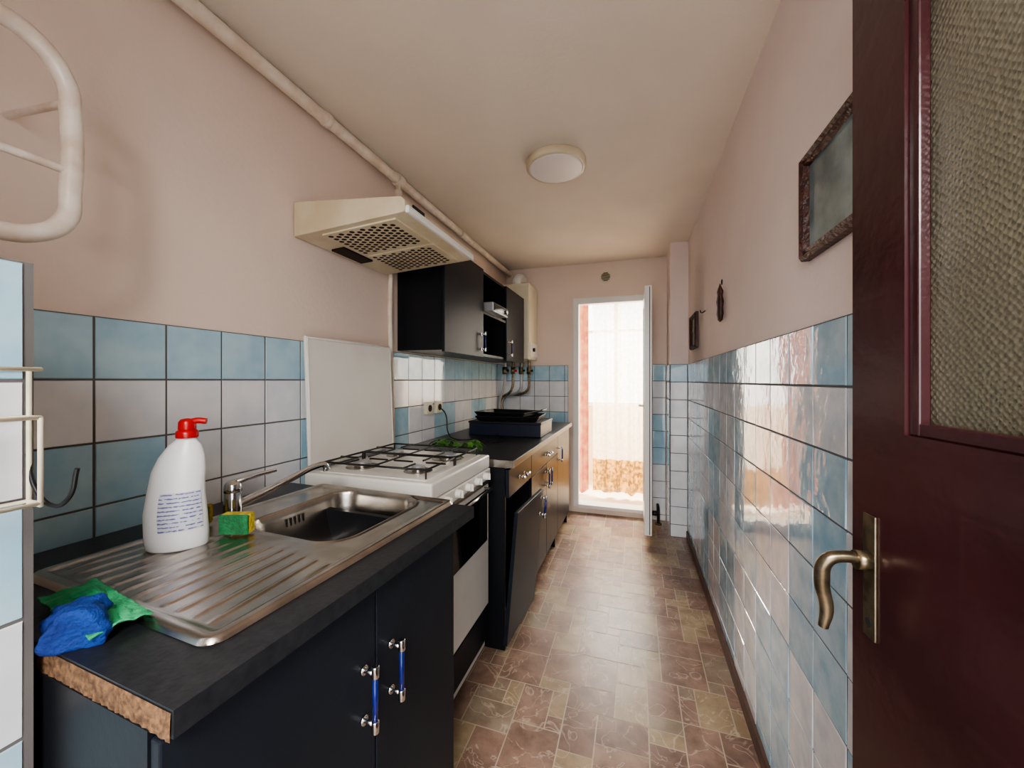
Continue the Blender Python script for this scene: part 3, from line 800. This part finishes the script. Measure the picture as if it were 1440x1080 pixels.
rv = empty('heating_valve')
tube('riser', [(.20, 3.70, .002), (.20, 3.70, .12), (.20, 3.74, .15), (.20, 3.80, .15)], .013, M['iron'], rv)
cyl('valve_head', (.20, 3.70, .10), (.14, 3.70, .10), .022, M['iron'], rv)
cyl('floor_ring', (.20, 3.70, .0015), (.20, 3.70, .012), .03, M['skirt'], rv)

# ------------------------------------------------------------ near door
dr = empty('door_2')
W, TH = .80, .04
def db(nm, y0_, y1_, z0_, z1_, m='maroon', x0_=0, x1_=TH, bev=.003): return box(nm, x0_, x1_, y0_, y1_, z0_, z1_, M[m], dr, bev)
GB = 1.237
SW = .098
db('stile_lock', W-SW, W, GB, 2.03, bev=0)
db('stile_hinge', 0, SW, GB, 2.03, bev=0)
db('lower_board', 0, W, .01, GB, bev=0)
db('rail_top', SW, W-SW, 1.91, 2.03)
db('glass', SW-.005, W-SW+.005, GB-.003, 1.915, 'obscure', .017, .023, 0)
for i, (a, b_, c, e_) in enumerate(((SW, SW+.015, GB, 1.91), (W-SW-.015, W-SW, GB, 1.91), (SW+.015, W-SW-.015, GB, GB+.015), (SW+.015, W-SW-.015, 1.895, 1.91))):
    db('bead_%d' % i, a, b_, c, e_, x0_=.004, x1_=.016, bev=.002)
    db('beadb_%d' % i, a, b_, c, e_, x0_=.024, x1_=.036, bev=.002)
db('handle_plate', W-.052, W-.028, .965, 1.125, 'brass', -.003, 0, .001)
cyl('handle_neck', (-.003, W-.040, 1.065), (-.018, W-.040, 1.065), .012, M['brass'], dr)
tube('handle_lever', [(-.003, W-.040, 1.065), (-.035, W-.040, 1.067), (-.048, W-.038, 1.060), (-.052, W-.033, 1.03), (-.045, W-.03, .99), (-.048, W-.028, .965)], .0075, M['brass'], dr, radii=[1, 1, 1.15, 1.2, 1.05, .8])
cyl('keyhole', (-.0035, W-.040, .985), (-.003, W-.040, .985), .006, M['dark'], dr)
dr.location = (.338, -.14, 0); dr.rotation_euler = (0, 0, math.radians(3.4))
fr = empty('door_frame')
box('jamb_right', .345, .369, YB-.155, YB+.0, .001, 2.079, M['maroon'], fr, .002)
box('jamb_left', -.519, -.485, YB-.155, YB+.0, .001, 2.079, M['maroon'], fr, .002)
box('head', -.485, .345, YB-.155, YB, 2.045, 2.079, M['maroon'], fr, .002)

# ------------------------------------------------------------ lights
w_ = D.worlds.new('World'); C.scene.world = w_; w_.use_nodes = True
bg = w_.node_tree.nodes['Background']; bg.inputs[0].default_value = (.97, .98, 1, 1); bg.inputs[1].default_value = 3.2
def area(name, loc, rot, sx, sy, p, c):
    l = D.lights.new(name, 'AREA'); l.shape = 'RECTANGLE'; l.size = sx; l.size_y = sy; l.energy = p; l.color = c
    o = D.objects.new(name, l); C.collection.objects.link(o); o.location = loc; o.rotation_euler = rot; return o
area('daylight', (-.3, 6.0, 3.3), (math.radians(-55), 0, 0), 3.0, 1.4, 700, (1, .97, .91))
area('hall_fill', (-.1, -.9, 2.25), (math.radians(62), 0, 0), .9, .7, 40, (1, .93, .86))  # unseen fill lamp added behind the camera to brighten the near end

# ------------------------------------------------------------ camera
cam = D.cameras.new('Camera'); co = D.objects.new('Camera', cam); C.collection.objects.link(co)
co.location = (0, 0, 1.3); co.rotation_euler = (math.radians(90), 0, math.radians(17.76))
cam.sensor_width = 36; cam.lens = 13.5; cam.shift_y = -5/1440; cam.clip_start = .02
C.scene.camera = co
C.scene.view_settings.view_transform = 'AgX'
C.scene.view_settings.look = 'AgX - Medium High Contrast'
C.scene.view_settings.exposure = 0.85
